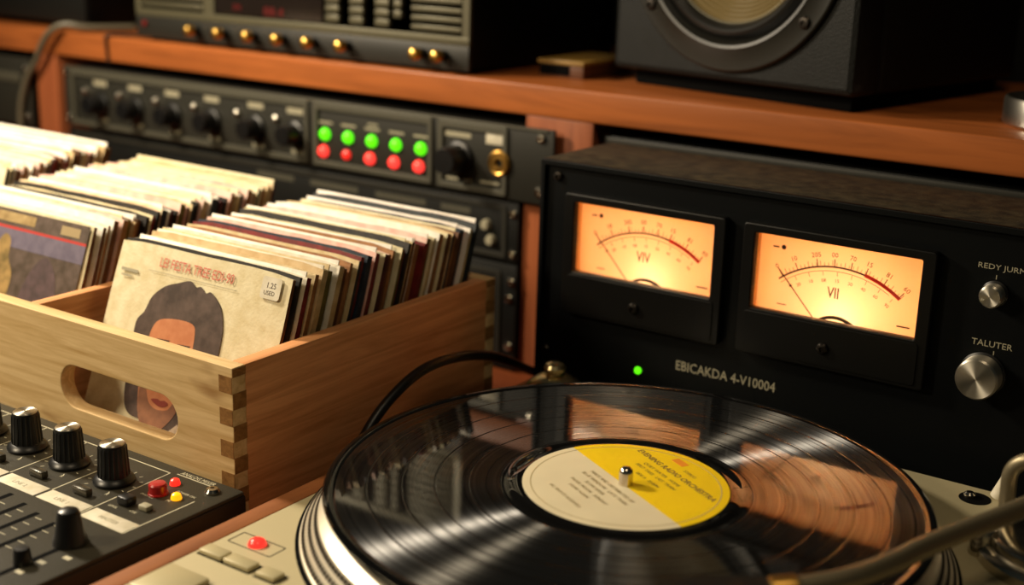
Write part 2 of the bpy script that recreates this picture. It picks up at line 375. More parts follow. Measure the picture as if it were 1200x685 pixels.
MB().box(-204, 398, 312.4, 314, 112, 117, .6).build('top_lip', M['rackblk'], t)
t2 = MB(); 
for x in (-180, 370): t2.box(x, x+20, 340, 560, DESK, -60)
t2.build('foot', M['dark'], t)

# ------------------------------------------------------------------ receiver on the shelf
t = thing('stereo_receiver', 'olive grey receiver with gold capped knobs on top of the shelf', 'receiver', (-530, 400, 151))
x0, x1, y = -729, -333, 312
MB().box(x0+2, x1-2, y+3, y+230, 154, 258, 1.5).build('case', M['black'], t)
MB().box(x0, x1, y, y+4, 154, 174, .8).build('lower_panel', M['recvdark'], t)
# upper panel with louvres and windows
b = MB()
b.box(x0, x1, y, y+4, 174, 181, .6); b.box(x0, x1, y, y+4, 206+44, 258, .6); b.box(x0, x0+8, y, y+4, 181, 250); b.box(x1-7, x1, y, y+4, 181, 250)
b.box(-636, -622, y, y+4, 181, 250); b.box(x0+8, x1-7, y+3, y+4, 181, 250)
b.build('front_panel', M['recv'], t)
for xa, xb in ((x0+9, -637), (-392, x1-8)):
    b = MB()
    for k in range(9): b.box(xa, xb, y-.2, y+3, 184+k*7.4, 188+k*7.4, .6)
    b.build('louvre', M['recv'], t)
MB().box(-621, -490, y+.8, y+3, 182, 249, .5).build('display', M['display'], t)
d = MB(); d.text('88.4', (-560, y+.6, 184), FX, FZ, 11, .1, sx=1.3); d.text('FM', (-598, y+.6, 186), FX, FZ, 8, .1); d.text('STEREO', (-606, y+.6, 203), FX, FZ, 6, .1)
d.build('lit_digits', M['digit'], t)
for cx in (-476, -449, -421, -405):
    for k in range(8):
        if cx == -405 and k == 0: continue
        MB().box(cx-8 if cx != -405 else cx-4, cx+7 if cx != -405 else cx+4, y-2.5, y+3, 184+k*8, 190+k*8, .8).build('push_button', M['recv'], t)
for cx in (-644, -607, -570, -534, -498, -460, -379, -357):
    kk = MB().use(M['knobblk']); kk.lathe([(0, 0), (4.4, 0), (4.4, 8), (4.2, 8)], (cx, y, 165), FN, 18)
    kk.build('knob', None, t)
    MB().lathe([(0, 8), (5, 8), (5, 13), (4, 15), (2, 16), (0, 16.2)], (cx, y, 165.5), FN, 20).build('knob_cap', M['gold'], t)
MB().lathe([(0, 0), (3, 0), (3, 2), (0, 3)], (-716, y, 167), FN, 14).build('power_lamp', M['digit'], t)
for x in (-715, -350):
    for yy in (330, 520): MB().cyl((x, yy, 151), (x, yy, 155), 9).build('foot', M['dark'], t)
t = thing('black_equipment_box', 'plain black equipment box at the far left end of the shelf', 'audio equipment', (-930, 420, 151))
MB().box(-1080, -822, 330, 600, 156, 300, 3).build('case', M['black'], t)
MB().box(-1078, -824, 327, 331, 158, 298, 1.5).build('front_panel', M['rackdeep'], t)
for x in (-1060, -850):
    for yy in (350, 570): MB().cyl((x, yy, 151), (x, yy, 157), 8).build('foot', M['dark'], t)
c = MB(); c.tube([(-790, 360, 155.4), (-808, 318, 156), (-824, 303, 158.5), (-838, 296, 152), (-852, 295, 138), (-868, 297, 118), (-884, 297, 100), (-896, 296, 70), (-900, 296.5, 30)], 3.4, 12)
tag(c.build('grey_cable', M['greycable']), 'grey cable drooping over the shelf edge at the left upright', 'cable')
c = MB(); c.tube([(-720, 345, 152.4), (-748, 318, 152.6), (-762, 304, 152.2), (-764, 303, 147), (-763, 303.3, 132), (-762, 303, 126)], 1.5, 10)
tag(c.build('thin_cable', M['cable']), 'thin dark cable lying down the shelf edge left of the receiver', 'cable')
# ------------------------------------------------------------------ small card box
t = thing('card_box', 'small dark box with ochre lid lying on shelf beside the speaker', 'box', (-275, 400, 151))
MB().box(-297, -255, 360, 440, 151, 162, 1).build('tray', M['boxside'], t)
MB().box(-298, -254, 358.5, 441, 161.5, 165, .8).build('lid', M['boxtop'], t)
MB().box(-296, -268, 358.8, 361, 153, 161, .4).build('dark_end_label', M['dark'], t)

# ------------------------------------------------------------------ studio monitor
SA = math.radians(-11)
t = thing('studio_monitor', 'black studio loudspeaker standing on the shelf right of the small box', 'speaker', (-232, 366, 151), local=True, rot=(0, 0, SA))
W = 216
MB().box(0, W, 34, 240, 12, 345, 4, 3).build('cabinet', M['speaker'], t)
MB().plate([rrect(0, W, 12, 345, 4), circ(109.5, 115, 74, 80)], (0, 17.5, 0), FX, FZ, 17.5, 5).build('front_baffle', M['speaker'], t)
MB().box(12, W-8, 14, 228, 0, 13, 2).build('base_pad', M['dark'], t)
cx, cz, Y0 = 109.5, 115, 0
r = MB(); r.lathe([(74, -1), (95.5, -1), (95.5, 3), (94, 4.2), (80, 4.6), (78.5, 5.6), (76.5, 5.2), (74.5, 2), (73, -3), (73, -6), (74, -6), (74, -1)], (cx, Y0, cz), FN, 110)
r.build('driver_ring', M['ring'], t)
r = MB(); r.lathe([(73.5, -3), (71.5, -1), (69, 3), (66.5, 4), (64, 2.6), (62, -1), (61, -4)], (cx, Y0, cz), FN, 90); r.build('surround', M['rubber'], t)
r = MB(); pr = [(62, -2.8)]
for k in range(26): pr.append((61-k*1.6, -3-k*.9+(.75 if k % 2 else -.75)))
pr += [(19, -27), (17, -20), (10, -16), (0, -15)]
r.lathe(pr, (cx, Y0-30, cz), FN, 90) if False else r.lathe([(a_, h_) for a_, h_ in pr], (cx, Y0, cz), FN, 90); r.build('cone', M['conewoofer'], t)
st = MB()
for k in range(120):
    a = 2*PI*k/120; st.box(cx+60.6*math.cos(a)-.6, cx+60.6*math.cos(a)+.6, 1.0, 2.8, cz+60.6*math.sin(a)-.6, cz+60.6*math.sin(a)+.6)
st.build('cone_stitching', M['printdim'], t)
for a in (-143.4, -39.7, 36.6, 140.3):
    a = math.radians(a); sc = MB().use(M['blksteel']); sc.lathe([(0, 0), (4.6, 0), (4.6, 1.2), (3.6, 2.2), (2, 2.4), (1.9, 1), (0, 1)], (cx+86.8*math.cos(a), -4.4, cz+86.8*math.sin(a)), FN, 18)
    sc.build('screw', None, t)
r = MB(); r.lathe([(0, 0), (40, 0), (40, 3), (34, 5), (20, 2), (12, 1), (9, 4), (0, 6)], (cx, 0, 276), FN, 60); r.build('tweeter', M['ring'], t)
# dish
t = thing('round_metal_dish', 'round silver rimmed dish with dark inside at the right end of the shelf', 'dish', (112, 385, 151))
MB().lathe([(0, 0), (44, 0), (46, 2), (46, 17), (45, 19), (43.5, 19), (42.5, 17), (42, 13), (0, 12)], (112, 385, 151), (0, 0, 1), 56).build('rim', M['alu'], t)
MB().lathe([(0, 12.2), (41, 13.2), (20, 16), (18, 22), (0, 23)], (112, 385, 151), (0, 0, 1), 40).build('dark_centre', M['dark'], t)

# ------------------------------------------------------------------ VU meter unit
t = thing('vu_meter_unit', 'black power meter unit with two glowing dials behind the turntable', 'meter unit', (50, 245, DESK))
DIALE, DIALF = .085, .0105
VX0, VX1, VZ0, VZ1, VY = -186, 296, -78, 118, 200
MB().box(VX0+3, VX1-3, VY+54, 287, VZ0+3, VZ1-3, 1).build('chassis', M['black'], t)
MB().box(VX0, VX1, VY-1, 288, VZ1-3, VZ1, 1, 2).build('lid', M['vutop'], t)
MB().box(VX0, VX0+3, VY-1, 288, VZ0, VZ1-3, .6).build('side_panel', M['black'], t)
MB().box(VX1-3, VX1, VY-1, 288, VZ0, VZ1-3, .6).build('side_panel', M['black'], t)
for x in (-170, 270):
    for yy in (215, 275): MB().cyl((x, yy, DESK), (x, yy, VZ0+1), 9).build('foot', M['dark'], t)
wins = ((-156, -53), (-25, 79))
holes = [rrect(a-1, c+1, 43, 93.5, 1) for a, c in wins]
MB().plate([rrect(VX0+3, VX1-3, VZ0, VZ1-3, 1)]+holes, (0, VY+1.5, 0), FX, FZ, 1.5, .3).build('front_panel', M['panel'], t)
# raised lip round the front panel
MB().plate([rrect(VX0, VX1, VZ0, VZ1, 1.5), rrect(VX0+3.5, VX1-3.5, VZ0+3.5, VZ1-4, 1)], (0, VY-1, 0), FX, FZ, 2, .5).build('front_lip', M['black'], t)
for wi, (a, c) in enumerate(wins):
    cx = (a+c)/2
    mt = MB(); mt.plate([rrect(a-8, c+8, 14.5, 98, 2.5), rrect(a, c, 44.5, 92.5, 1.2)], (0, VY-3, 0), FX, FZ, 3.2, .8)
    mt = mt.build('meter_bezel', M['bezel'], t)
    MB().plate([rrect(a-3, c+3, 17, 42.5, 2)], (0, VY-6.3, 0), FX, FZ, .5, .2).build('bezel_cover', M['bezel'], mt)
    screw((cx-2, VY-6.9, 28), 3.6, FN, mt, 'blksteel')
    # light box behind the window: walls in front of the dial, lamp chamber behind it
    YD = VY+3.6
    hb = MB(); hb.box(a-2, a-.1, VY-2, YD+45, 36, 96); hb.box(c+.1, c+2, VY-2, YD+45, 36, 96); hb.box(a-2, c+2, VY-.2, YD+45, 92.7, 94.5); hb.box(a-2, c+2, VY+.3, YD+45, 34, 36); hb.box(a-2, c+2, YD+45, YD+47, 34, 96)
    hb.build('light_box', M['dialframe'], t)
    dl = MB(); dl.box(a-.1, c+.1, YD, YD+.6, 36, 92.7); dl = dl.build('dial', M['dial'], t)
    # scale
    yk = YD-.1; n = FN; ox, oz, R = cx+.5, 15, 62
    P = lambda ang, r: (ox+r*math.sin(math.radians(ang)), yk, oz+r*math.cos(math.radians(ang)))
    ik = MB()
    def arc(mb, a0, a1, r, w, st=24):
        for k in range(st):
            b0 = a0+(a1-a0)*k/st; b1 = a0+(a1-a0)*(k+1)/st
            mb.poly([P(b0, r-w/2), P(b1, r-w/2), P(b1, r+w/2), P(b0, r+w/2)], (0, -.1, 0))
    A0, A1, AR = -34.5, 37.5, 14.4
    arc(ik, A0-4, AR, R, 1.1); arc(ik, A0-4, A1-6, R-2.6, .3)
    nums = ['0', '10', '205', '00', '70', '15', '81', '60']; pos = [-35.6, -25.5, -13.2, -3.4, 6.1, 14.8, 26, 36.7]
    for q, (s_, an_) in enumerate(zip(nums, pos)):
        ik.seg(P(an_, R+.3), P(an_, R+4.8), .6, n)
        o = P(an_, R+6); rx = (math.cos(math.radians(an_)), 0, -math.sin(math.radians(an_))); ry = (math.sin(math.radians(an_)), 0, math.cos(math.radians(an_)))
        ik.text(s_, o, rx, ry, 4.2, .05, 'CENTER')
    for k in range(31):
        an_ = A0+2+k*(A1-A0-2)/30; ik.seg(P(an_, R+.3), P(an_, R+(2.6 if k % 3 else 3.8)), .28, n)
    for k in range(8):
        an_ = A0+6+k*9; ik.seg(P(an_, R-3), P(an_, R-5.5), .3, n)
        o = P(an_, R-9.5); rx = (math.cos(math.radians(an_)), 0, -math.sin(math.radians(an_))); ry = (math.sin(math.radians(an_)), 0, math.cos(math.radians(an_)))
        ik.text(['20', '10', '08', '15', '30', '40', '60', '90'][k], o, rx, ry, 3.0, .05, 'CENTER')
    ik.text('VU' if False else 'VII' if wi else 'VIV', (cx-2.5, yk, 57.5), FX, FZ, 9.6, .05, 'CENTER', sx=.72, bold=.12)
    ik.lathe([(0, 0), (1.5, 0), (1.5, .1), (0, .1)], (a+15.5, yk, 83.8), FN, 16); ik.seg((a+8.5, yk, 83.5), (a+12.5, yk, 83.5), .9, n)
    ik.seg((a+14, yk, 47.6), (a+20, yk, 47.6), .6, n); ik.seg((c-14, yk, 48), (c-6, yk, 48), .9, n)
    ik.build('scale_markings', M['ink'], dl)
    rd = MB(); arc(rd, AR, A1, R, 2.2); rd.build('red_zone', M['inkred'], dl)
    nd = MB(); pv = Vector((cx-12.5, YD-1.2, 42)); tip = Vector((cx-39, YD-1.2, 71)); nd.seg(pv, tip, .7, n); nd.lathe([(0, 0), (.9, 0), (.9, .3), (0, .3)], (cx-29.7, YD-1.2, 60.8), FN, 12); nd.build('needle', M['ink'], t)
    hb = MB(); hb.lathe([(19.2, 0), (19.2, 1.6), (17.4, 1.6), (17.4, 0)], (cx+1, YD-.3, 27.6), FN, 60); hb.build('pivot_cover', M['ink'], t)
    MB().box(a-.9, c+.9, VY-.3, VY+.1, 43.2, 93.3).build('window_pane', M['pane'], t)
    # the dial's own lamp, inside the chamber behind the translucent plate
    ld = bpy.data.lights.new('dial_lamp', 'POINT'); ld.shadow_soft_size = .006; ld.energy = DIALE; ld.color = (1, .80, .54)
    lo = bpy.data.objects.new('dial_lamp', ld); C.objects.link(lo); lo.location = Vector((cx+3, YD+17, 45))*MM
    ld = bpy.data.lights.new('dial_lamp', 'AREA'); ld.shape = 'RECTANGLE'; ld.size = .09; ld.size_y = .045; ld.energy = DIALF; ld.color = (1, .54, .25)
    lo = bpy.data.objects.new('dial_lamp', ld); C.objects.link(lo); lo.location = Vector((cx, YD+43, 66))*MM
    lo.rotation_euler = Vector((0, -1, 0)).to_track_quat('-Z', 'Y').to_euler()
for x, z in ((-173, 107), (284, 107), (-178, -17), (284, -17)): screw((x, VY-.2, z), 3.4, FN, t, 'blksteel')
MB().lathe([(0, 0), (2.6, 0), (2.6, .8), (2, 2), (0, 2.6)], (-104, VY, -16.5), FN, 18).build('power_lamp', M['ledgreen'], t)
p = MB(); p.text('EBICAKDA 4-V10004', (-76.5, VY-.1, -9.5), FX, FZ, 9.2, .08, sx=.86); p.build('maker_lettering', M['printdim'], t)
p = MB(); p.text('REDY JURMBAL', (108, VY-.1, 92.5), FX, FZ, 4.4, .08, sx=1.2); p.text('TALUTER', (110, VY-.1, 47.5), FX, FZ, 5.2, .08, sx=1.05)
p.seg((119, VY-.05, 87), (119, VY-.05, 89.5), .5, FN); p.seg((123, VY-.05, 43), (123, VY-.05, 45.5), .5, FN); p.build('knob_lettering', M['printdim'], t)
for x, z, r, hgt in ((119.5, 79, 6.3, 11), (118.5, 31, 11.8, 14)):
    k = MB(); k.lathe([(0, 0), (r+1.2, 0), (r+1.2, 1.5), (r, 2.2), (r, hgt-1), (r-.9, hgt)], (x, VY, z), FN, 64); k = k.build('control_knob', M['knobblk'], t)
    MB().lathe([(r-.05, 3), (r+.12, 3), (r+.12, hgt-1.1), (r-.8, hgt+.1), (0, hgt+.1)], (x, VY, z), FN, 64).build('knob_cap', M['capspin'] if 'capspin' in M else M['alu'], k)

# ------------------------------------------------------------------ crate
t = thing('wooden_crate', 'light wooden finger-jointed crate packed with records', 'crate', (-470, 40, DESK))
CX0, CX1, CY0, CY1, CZ0, CZ1, TH = -740, -196, -81, 161, DESK, 40, 10
hx, hz = -291, 0
def slot(cx, cz, w, hh, n=14):
    r = hh/2; o = []
    for k in range(n+1): a = -PI/2+PI*k/n; o.append((cx+w/2-r+r*math.cos(a), cz+r*math.sin(a)))
    for k in range(n+1): a = PI/2+PI*k/n; o.append((cx-w/2+r+r*math.cos(a), cz+r*math.sin(a)))
    return o
b = MB(); b.plate([[(CX0, CZ0), (CX1, CZ0), (CX1, CZ1), (CX0, CZ1)], slot(hx, -1, 102, 27), slot(-645, -1, 102, 27)], (0, CY0+TH/2, 0), FX, FZ, TH/2, .6)
fp = b.build('front_panel', M['pine_x'], t)
b = MB(); b.box(CX0, CX1, CY1-TH, CY1, CZ0, CZ1, .6); b.build('back_panel', M['pine_x'], t)
sp_ = MB().box(CX1-TH, CX1, CY0+TH, CY1-TH, CZ0, CZ1, .6).build('side_panel', M['pine_y'], t)
MB().box(CX0, CX0+TH, CY0+TH, CY1-TH, CZ0, CZ1, .6).build('side_panel', M['pine_y'], t)
for x in (-376, -556): MB().box(x-4, x+4, CY0+TH, CY1-TH, CZ0+8, CZ1-.2, .6).build('divider', M['pine_y'], t)
MB().box(CX0+TH, CX1-TH, CY0+TH, CY1-TH, CZ0+6, CZ0+13).build('bottom_board', M['pine_x'], t)
for k in range(7):
    z = 30-k*18.5
    if z-5 > CZ0: MB().box(CX1-TH, CX1+.15, CY0-.15, CY0+TH, z-4.6, z+4.6, .2).build('joint_finger', M['endgrain'], fp) if False else MB().box(CX1-TH, CX1-.3, CY0-.18, CY0+.5, z-4.8, z+4.8).build('joint_finger', M['endgrain'], fp)
    z2 = z+9.3
    MB().box(CX1-.5, CX1+.18, CY0+.3, CY0+TH, max(CZ0+1, z2-4.6), min(z2+4.6, CZ1-.8)).build('joint_finger', M['endgrain'], sp_)
    if k < 7: MB().box(CX1-.5, CX1+.18, CY1-TH, CY1-.3, max(CZ0+1, z2-4.6), min(z2+4.6, CZ1-.8)).build('joint_finger', M['endgrain'], sp_)

# ------------------------------------------------------------------ records in the crate
TH_L = math.radians(20.5)
def smat(name, c, n=None, rough=.6):
    m = mat(name, c, rough, noise=n or c, nscale=110, spec=.3, bump=.35, bscale=500); return m
TOPS = [('cream', '#dcd2b0', '#cbbd94'), ('white', '#ece8de', '#dcd6c8'), ('ivory', '#e4dece', '#d2c8b0'), ('pale pink', '#dfc3b4', '#d3a294'), ('tan', '#cdb58c', '#b99c6e'),
        ('buff', '#d6c39a', '#bfa676'), ('red', '#b8433a', '#cf8a78'), ('grey', '#a9a293', '#8b8474'), ('dark green', '#5e6048', '#8f8868'), ('blue grey', '#77808a', '#a3a49a')]
SIDES = [('brown', '#6d4526', '#50301a'), ('black', '#141210', '#2a2119'), ('dark red', '#7a1f1c', '#551512'), ('navy', '#15202c', '#223040'), ('kraft', '#9c6d40', '#7c5330'),
         ('olive', '#6f6428', '#54491c'), ('maroon', '#4f1a1c', '#2f1213'), ('cream', '#c9b48a', '#a8915f'), ('slate', '#2b3134', '#1b1f20')]
TM = [smat('sleeve_edge_'+n_.replace(' ', '_'), a, b_) for n_, a, b_ in TOPS]
SM = [smat('sleeve_spine_'+n_.replace(' ', '_'), a, b_) for n_, a, b_ in SIDES]
def sleeve(mb, w, hh, t_, ti, si):
    """a slightly worn jacket: bowed card box, open at the top with a paper inner showing; local coords, base at z=0"""
    bm = mb.bm; mb.use(TM[ti]); mb.use(SM[si]); nx, nz = 8, 5
    bow = random.uniform(-.12, .12); wob = [random.uniform(-.7, .5) for _ in range(nx+1)]
    g_ = {}
    for sgn in (0, 1):
        for i in range(nx+1):
            for j in range(nz+1):
                u = i/nx; v = j/nz
                edge = min(u, 1-u)*nx < .5
                tt = t_*(.5 if not edge else .36)
                z = v*hh + (wob[i]*.5 if j == nz else 0) - (1.6 if (j == nz and i in (0, nx)) else 0)
                x = (u-.5)*w + (0 if j not in (nz,) else (.9 if i == 0 else -.9 if i == nx else 0))
                g_[sgn, i, j] = bm.verts.new((x, (-tt if sgn == 0 else tt)+bow*math.sin(PI*u), z))
    fs = lambda vs, mi: setattr(bm.faces.new(vs), 'material_index', mi)
    for i in range(nx):
        for j in range(nz):
            fs([g_[0, i, j], g_[0, i+1, j], g_[0, i+1, j+1], g_[0, i, j+1]], 0 if si != 1 and ti < 6 else 1)
            fs([g_[1, i+1, j], g_[1, i, j], g_[1, i, j+1], g_[1, i+1, j+1]], 0)
        fs([g_[0, i, nz], g_[0, i+1, nz], g_[1, i+1, nz], g_[1, i, nz]], 0)
        fs([g_[0, i+1, 0], g_[0, i, 0], g_[1, i, 0], g_[1, i+1, 0]], 0)
    for j in range(nz):
        fs([g_[0, nx, j], g_[1, nx, j], g_[1, nx, j+1], g_[0, nx, j+1]], 1)
        fs([g_[1, 0, j], g_[0, 0, j], g_[0, 0, j+1], g_[1, 0, j+1]], 1)
ORD = ['front', 'second', 'third', 'fourth', 'fifth', 'sixth', 'seventh', 'eighth', 'ninth', 'tenth', 'eleventh', 'twelfth', 'thirteenth', 'fourteenth', 'fifteenth', 'sixteenth', 'seventeenth', 'eighteenth', 'nineteenth', 'twentieth']
def ordinal(i):
    if i == 0: return 'frontmost'
    if i < 20: return ORD[i]
    tens = {2: 'twenty', 3: 'thirty', 4: 'forty', 5: 'fifty'}[(i+1)//10]
    r = (i+1) % 10
    return {20: 'twentieth', 30: 'thirtieth', 40: 'fortieth', 50: 'fiftieth'}[i+1] if r == 0 else tens+'-'+['', 'first', 'second', 'third', 'fourth', 'fifth', 'sixth', 'seventh', 'eighth', 'ninth'][r]
def row(rowname, cx, wb, y0, ytop_end, hfun, grp, skip_to=0, tw=None):
    y = y0; i = 0; out = []; ZB = CZ0+14.1
    while True:
        t_ = random.choice((2.6, 3.2, 3.6, 4.2, 5.2, 6.0)); hh = hfun(i)+random.uniform(-2.2, 2.2)
        step = t_/math.cos(TH_L)+random.choice((.35, .4, .6, 1.3, 2.2))
        yc = y+step/2
        if yc+hh*math.sin(TH_L) > ytop_end: break
        if i >= skip_to:
            ti = random.choices(range(10), tw or (22, 18, 18, 8, 9, 12, 4, 4, 2, 2))[0]; si = random.choices(range(9), (16, 14, 10, 8, 16, 5, 8, 12, 8))[0]
            w = wb+random.uniform(-2.5, 2)
            if i == 0: ti, si, w, hh, t_ = 0, 0, wb-3, hfun(0), 3.4
            x = cx+random.uniform(-1.5, 1.5)
            o = thing('record_sleeve', '%s-edged record sleeve with %s spine, %s from the front in the %s row' % (TOPS[ti][0], SIDES[si][0], ordinal(i), rowname), 'record', (x, yc, ZB), grp, local=True, rot=(-TH_L, 0, 0))
            mb = MB(); sleeve(mb, w, hh, t_, ti, si); mb.build('jacket', None, o, sharp=50)
            if random.random() < .55 and i > 0:
                q = MB(); ww = w-random.uniform(4, 12); q.box(-ww/2, ww/2, -.45, .45, hh*.5, hh+random.uniform(.5, 2.4), .15)
                q.build('inner_sleeve', TM[random.choice((0, 1, 1, 2, 5))], o)
            out.append(o)
        y += step; i += 1
    return out
rA = row('right-hand', -285, 150, -70.3, 161.5, lambda i: 153+i*.05, 'records in the right bay of the crate')
rB = row('middle', -464, 157, -70.3, 152, lambda i: 156+i*.13, 'records in the middle bay of the crate', tw=(20, 20, 18, 16, 10, 12, 7, 2, 1, 1))
rC = row('far left', -645, 158, -70.3, 148, lambda i: 158+i*.38, 'records in the far left bay of the crate', skip_to=12, tw=(14, 26, 20, 22, 6, 8, 8, 2, 1, 1))

# cover pictures, flat print on the jacket faces (local coordinates u, s)
def art(parent, name, pts, col, lift, rough=.55, label=None, noise=None):
    mb = MB(); y_ = -2.4-lift; mb.poly([(u, y_, s) for u, s in pts], (0, .03, 0))
    m = mat('print_'+name, col, rough, noise=noise, nscale=130, spec=.3); return mb.build(name, m, parent, label=label)
A = rA[0]; A['label'] = 'cream record sleeve with a dark-haired portrait, frontmost in the right-hand row'
def smooth_poly(p, n=4):
    q = []
    L = len(p)
    for i in range(L):
        a, b_, c_, d = [Vector((*p[(i+k-1) % L], 0)) for k in range(4)]
        for k in range(n):
            t_ = k/n; v = .5*((2*b_)+(c_-a)*t_+(2*a-5*b_+4*c_-d)*t_*t_+(3*b_-a-3*c_+d)*t_**3); q.append((v.x, v.y))
    return q
U0 = -3
sh = lambda pts: [(u+U0, s) for u, s in pts]
art(A, 'hair_print', sh(smooth_poly([(-36, 60), (-38.9, 84), (-40.5, 103.8), (-35.5, 111.5), (-31.7, 121.5), (-23.0, 129.3), (-12.7, 133.2), (-2.6, 136.3), (3, 133.6), (7.3, 134.4), (12, 131.5), (16.7, 132.6), (26.2, 125.8), (31.1, 116.5), (33, 106.6), (33, 90), (30, 66), (16, 48), (-18, 48), (-30, 50)])), '#3f322b', .1, noise='#5a4a42')
art(A, 'face_print', sh(smooth_poly([(-26, 92), (-25.7, 101.3), (-20.7, 109.0), (-5.8, 112), (7.4, 111.5), (11.1, 106.1), (12.5, 92), (14, 74), (9, 56), (0, 45), (-11, 42), (-20, 50), (-25, 66), (-27, 80)])), '#b5714a', .2, noise='#c4835a')
art(A, 'shirt_print', sh([(-34, 10), (-30, 36), (-17, 46), (-10, 40), (4, 43), (14, 52), (30, 40), (40, 10)]), '#b8a48c', .15, noise='#8f7d68')
art(A, 'lips_print', sh(smooth_poly([(-12, 61.5), (-7, 63), (-4, 62.4), (-.5, 63.2), (3, 61.8), (0, 59.4), (-5, 59)])), '#8c4034', .32)
art(A, 'stubble_print', sh(smooth_poly([(-24, 66), (-20, 69), (-14, 60), (-8, 57), (-2, 57), (4, 59), (8, 66), (12, 72), (13, 66), (9, 55), (0, 45), (-11, 42), (-20, 50)])), '#7c5540', .25, noise='#94664a')
for ex in (-14, 4):
    art(A, 'eye_print', sh(smooth_poly([(ex-5, 91), (ex, 93.3), (ex+5, 91), (ex, 89.6)])), '#2a1d18', .3)
    art(A, 'brow_print', sh([(ex-6, 95.5), (ex+5, 97), (ex+6, 98.6), (ex-5, 97.8)]), '#33251e', .3)
art(A, 'nose_print', sh([(-6, 88), (-3.5, 88), (-1, 72), (-5, 69.5), (-9, 71.5)]), '#a56440', .3)
tx = MB(); tx.text('LEI FESTA TREE EDI-90', (-32+U0, -2.6, 140.4), FX, FZ, 8.6, .03, sx=.76); tx.build('title_print', mat('print_red_title', '#c4604e', .6), A)
tx = MB(); tx.seg((-40+U0, -2.55, 137), (36+U0, -2.55, 137.4), .25, FN); tx.box(-67, -52, -2.6, -2.5, 133, 135); tx.box(-66, -56, -2.6, -2.5, 130, 131); tx.build('small_print', M['printdim'], A)
stk = MB(); stk.plate([rrect(51.5, 66.5, 137, 150, 2)], (0, -2.75, 0), FX, FZ, .1); stk = stk.build('price_sticker', M['strip'], A, label='white price sticker')
tx = MB(); tx.text('1.25', (55, -2.9, 143.5), FX, FZ, 4.6, .03); tx.text('USED', (54, -2.9, 139.4), FX, FZ, 3.6, .03); tx.build('sticker_print', M['ink'], stk)
B = rB[0]; B['label'] = 'dark purple and brown picture sleeve, frontmost in the middle row'
art(B, 'cover_field', [(-75, 1), (74, 1), (74, 154), (-75, 154)], '#42372c', .1, noise='#5e5048')
art(B, 'purple_band', [(-75, 129), (74, 129), (74, 141), (-75, 141)], '#5c5566', .2, noise='#6c6474')
art(B, 'red_line', [(-75, 141), (74, 141), (74, 142.8), (-75, 142.8)], '#b03a34', .25)
art(B, 'cream_caption', [(-60, 145.5), (20, 145.5), (20, 152), (-60, 152)], '#b39c6e', .25, noise='#8a734a')
art(B, 'cream_caption', [(47, 145), (66, 145), (66, 151), (47, 151)], '#9c8a66', .25)
art(B, 'figure_print', smooth_poly([(-30, 80), (-26, 118), (-16, 128), (-8, 137), (-1, 134), (1, 122), (8, 110), (6, 92), (0, 78)]), '#a08350', .25, noise='#6a5a34')
art(B, 'figure_print', smooth_poly([(20, 84), (24, 112), (38, 128), (52, 116), (56, 94), (50, 82)]), '#5c4a4c', .25, noise='#463a3a')

# ------------------------------------------------------------------ mixer
t = thing('mixing_desk', 'charcoal mixing desk with black knobs in front of the crate', 'mixer', (-370, -210, DESK))
MZ = -26
MB().box(-640, -184, -405, -84, DESK+6, MZ-1.6, 2).build('case', M['mixerside'], t)
MB().box(-638, -185, -403, -84.6, MZ-3, MZ, 1.2).build('top_panel', M['mixer'], t)
for x in (-620, -210):
    for y in (-385, -105): MB().cyl((x, y, DESK), (x, y, DESK+7), 9).build('foot', M['dark'], t)
UP = (0, 0, 1)
ln_ = MB(); L = lambda a, c, w=.7: ln_.seg((a[0], a[1], MZ), (c[0], c[1], MZ), w, UP)
L((-640+8, -93), (-234, -93)); L((-234, -93), (-231, -157))
for k in range(10): x = -268-k*36.5; L((x, -93), (x+2, -146))
L((-230, -157), (-196, -157)); L((-196, -157), (-196, -110))
L((-230, -91.5), (-203, -91.5))
for k in range(6):
    x = -249-k*37.5
    for j in range(11):
        a = math.radians(-50+j*28); L((x+13.5*math.cos(a), -119+13.5*math.sin(a)), (x+15.5*math.cos(a), -119+15.5*math.sin(a)), .5)
ln_.text('ANALOG MIXER', (-229, -90.3, MZ+.02), FX, (0, 1, 0), 4.2, .04, sx=.85)
for (x, y, s_) in ((-226, -121, 'PHONES'), (-213, -107.5, 'POWER ON'), (-228, -140.5, 'LEVEL'), (-214, -138.5, 'CUE'), (-209, -118.5, 'PK')): ln_.text(s_, (x, y, MZ+.02), FX, (0, 1, 0), 2.6, .04)
for k in range(4):
    x = -249-k*37.5; ln_.text('L', (x-11, -137+1, MZ+.02), FX, (0, 1, 0), 3.4, .04); ln_.text('R', (x+9, -133, MZ+.02), FX, (0, 1, 0), 3.4, .04)
for sx_ in (-263, -248, -233, -278, -293, -308):
    for j in range(9): L((sx_+3, -172-j*7), (sx_+8, -172-j*7), .5)
for (x, y) in ((-202, -200), (-202, -212), (-196, -190)): ln_.box(x-2.4, x+2.4, y-1.4, y+1.4, MZ, MZ+.05)
ln_.build('panel_lettering', M['print'], t)
for k, s_ in enumerate(('MASTER', 'LINE 1', 'LINE 2', 'TAPE', 'LINE 3', 'LINE 4')):
    x1_ = -196.5-k*35.2 - (0 if k == 0 else .5); st = MB(); st.box(x1_-33, x1_, -157, -146, MZ, MZ+.25, .1); st = st.build('label_strip', M['strip'], t)
    q = MB(); q.text(s_, (x1_-24, -153, MZ+.3), FX, (0, 1, 0), 4, .04); q.build('strip_lettering', M['printdim'], st)
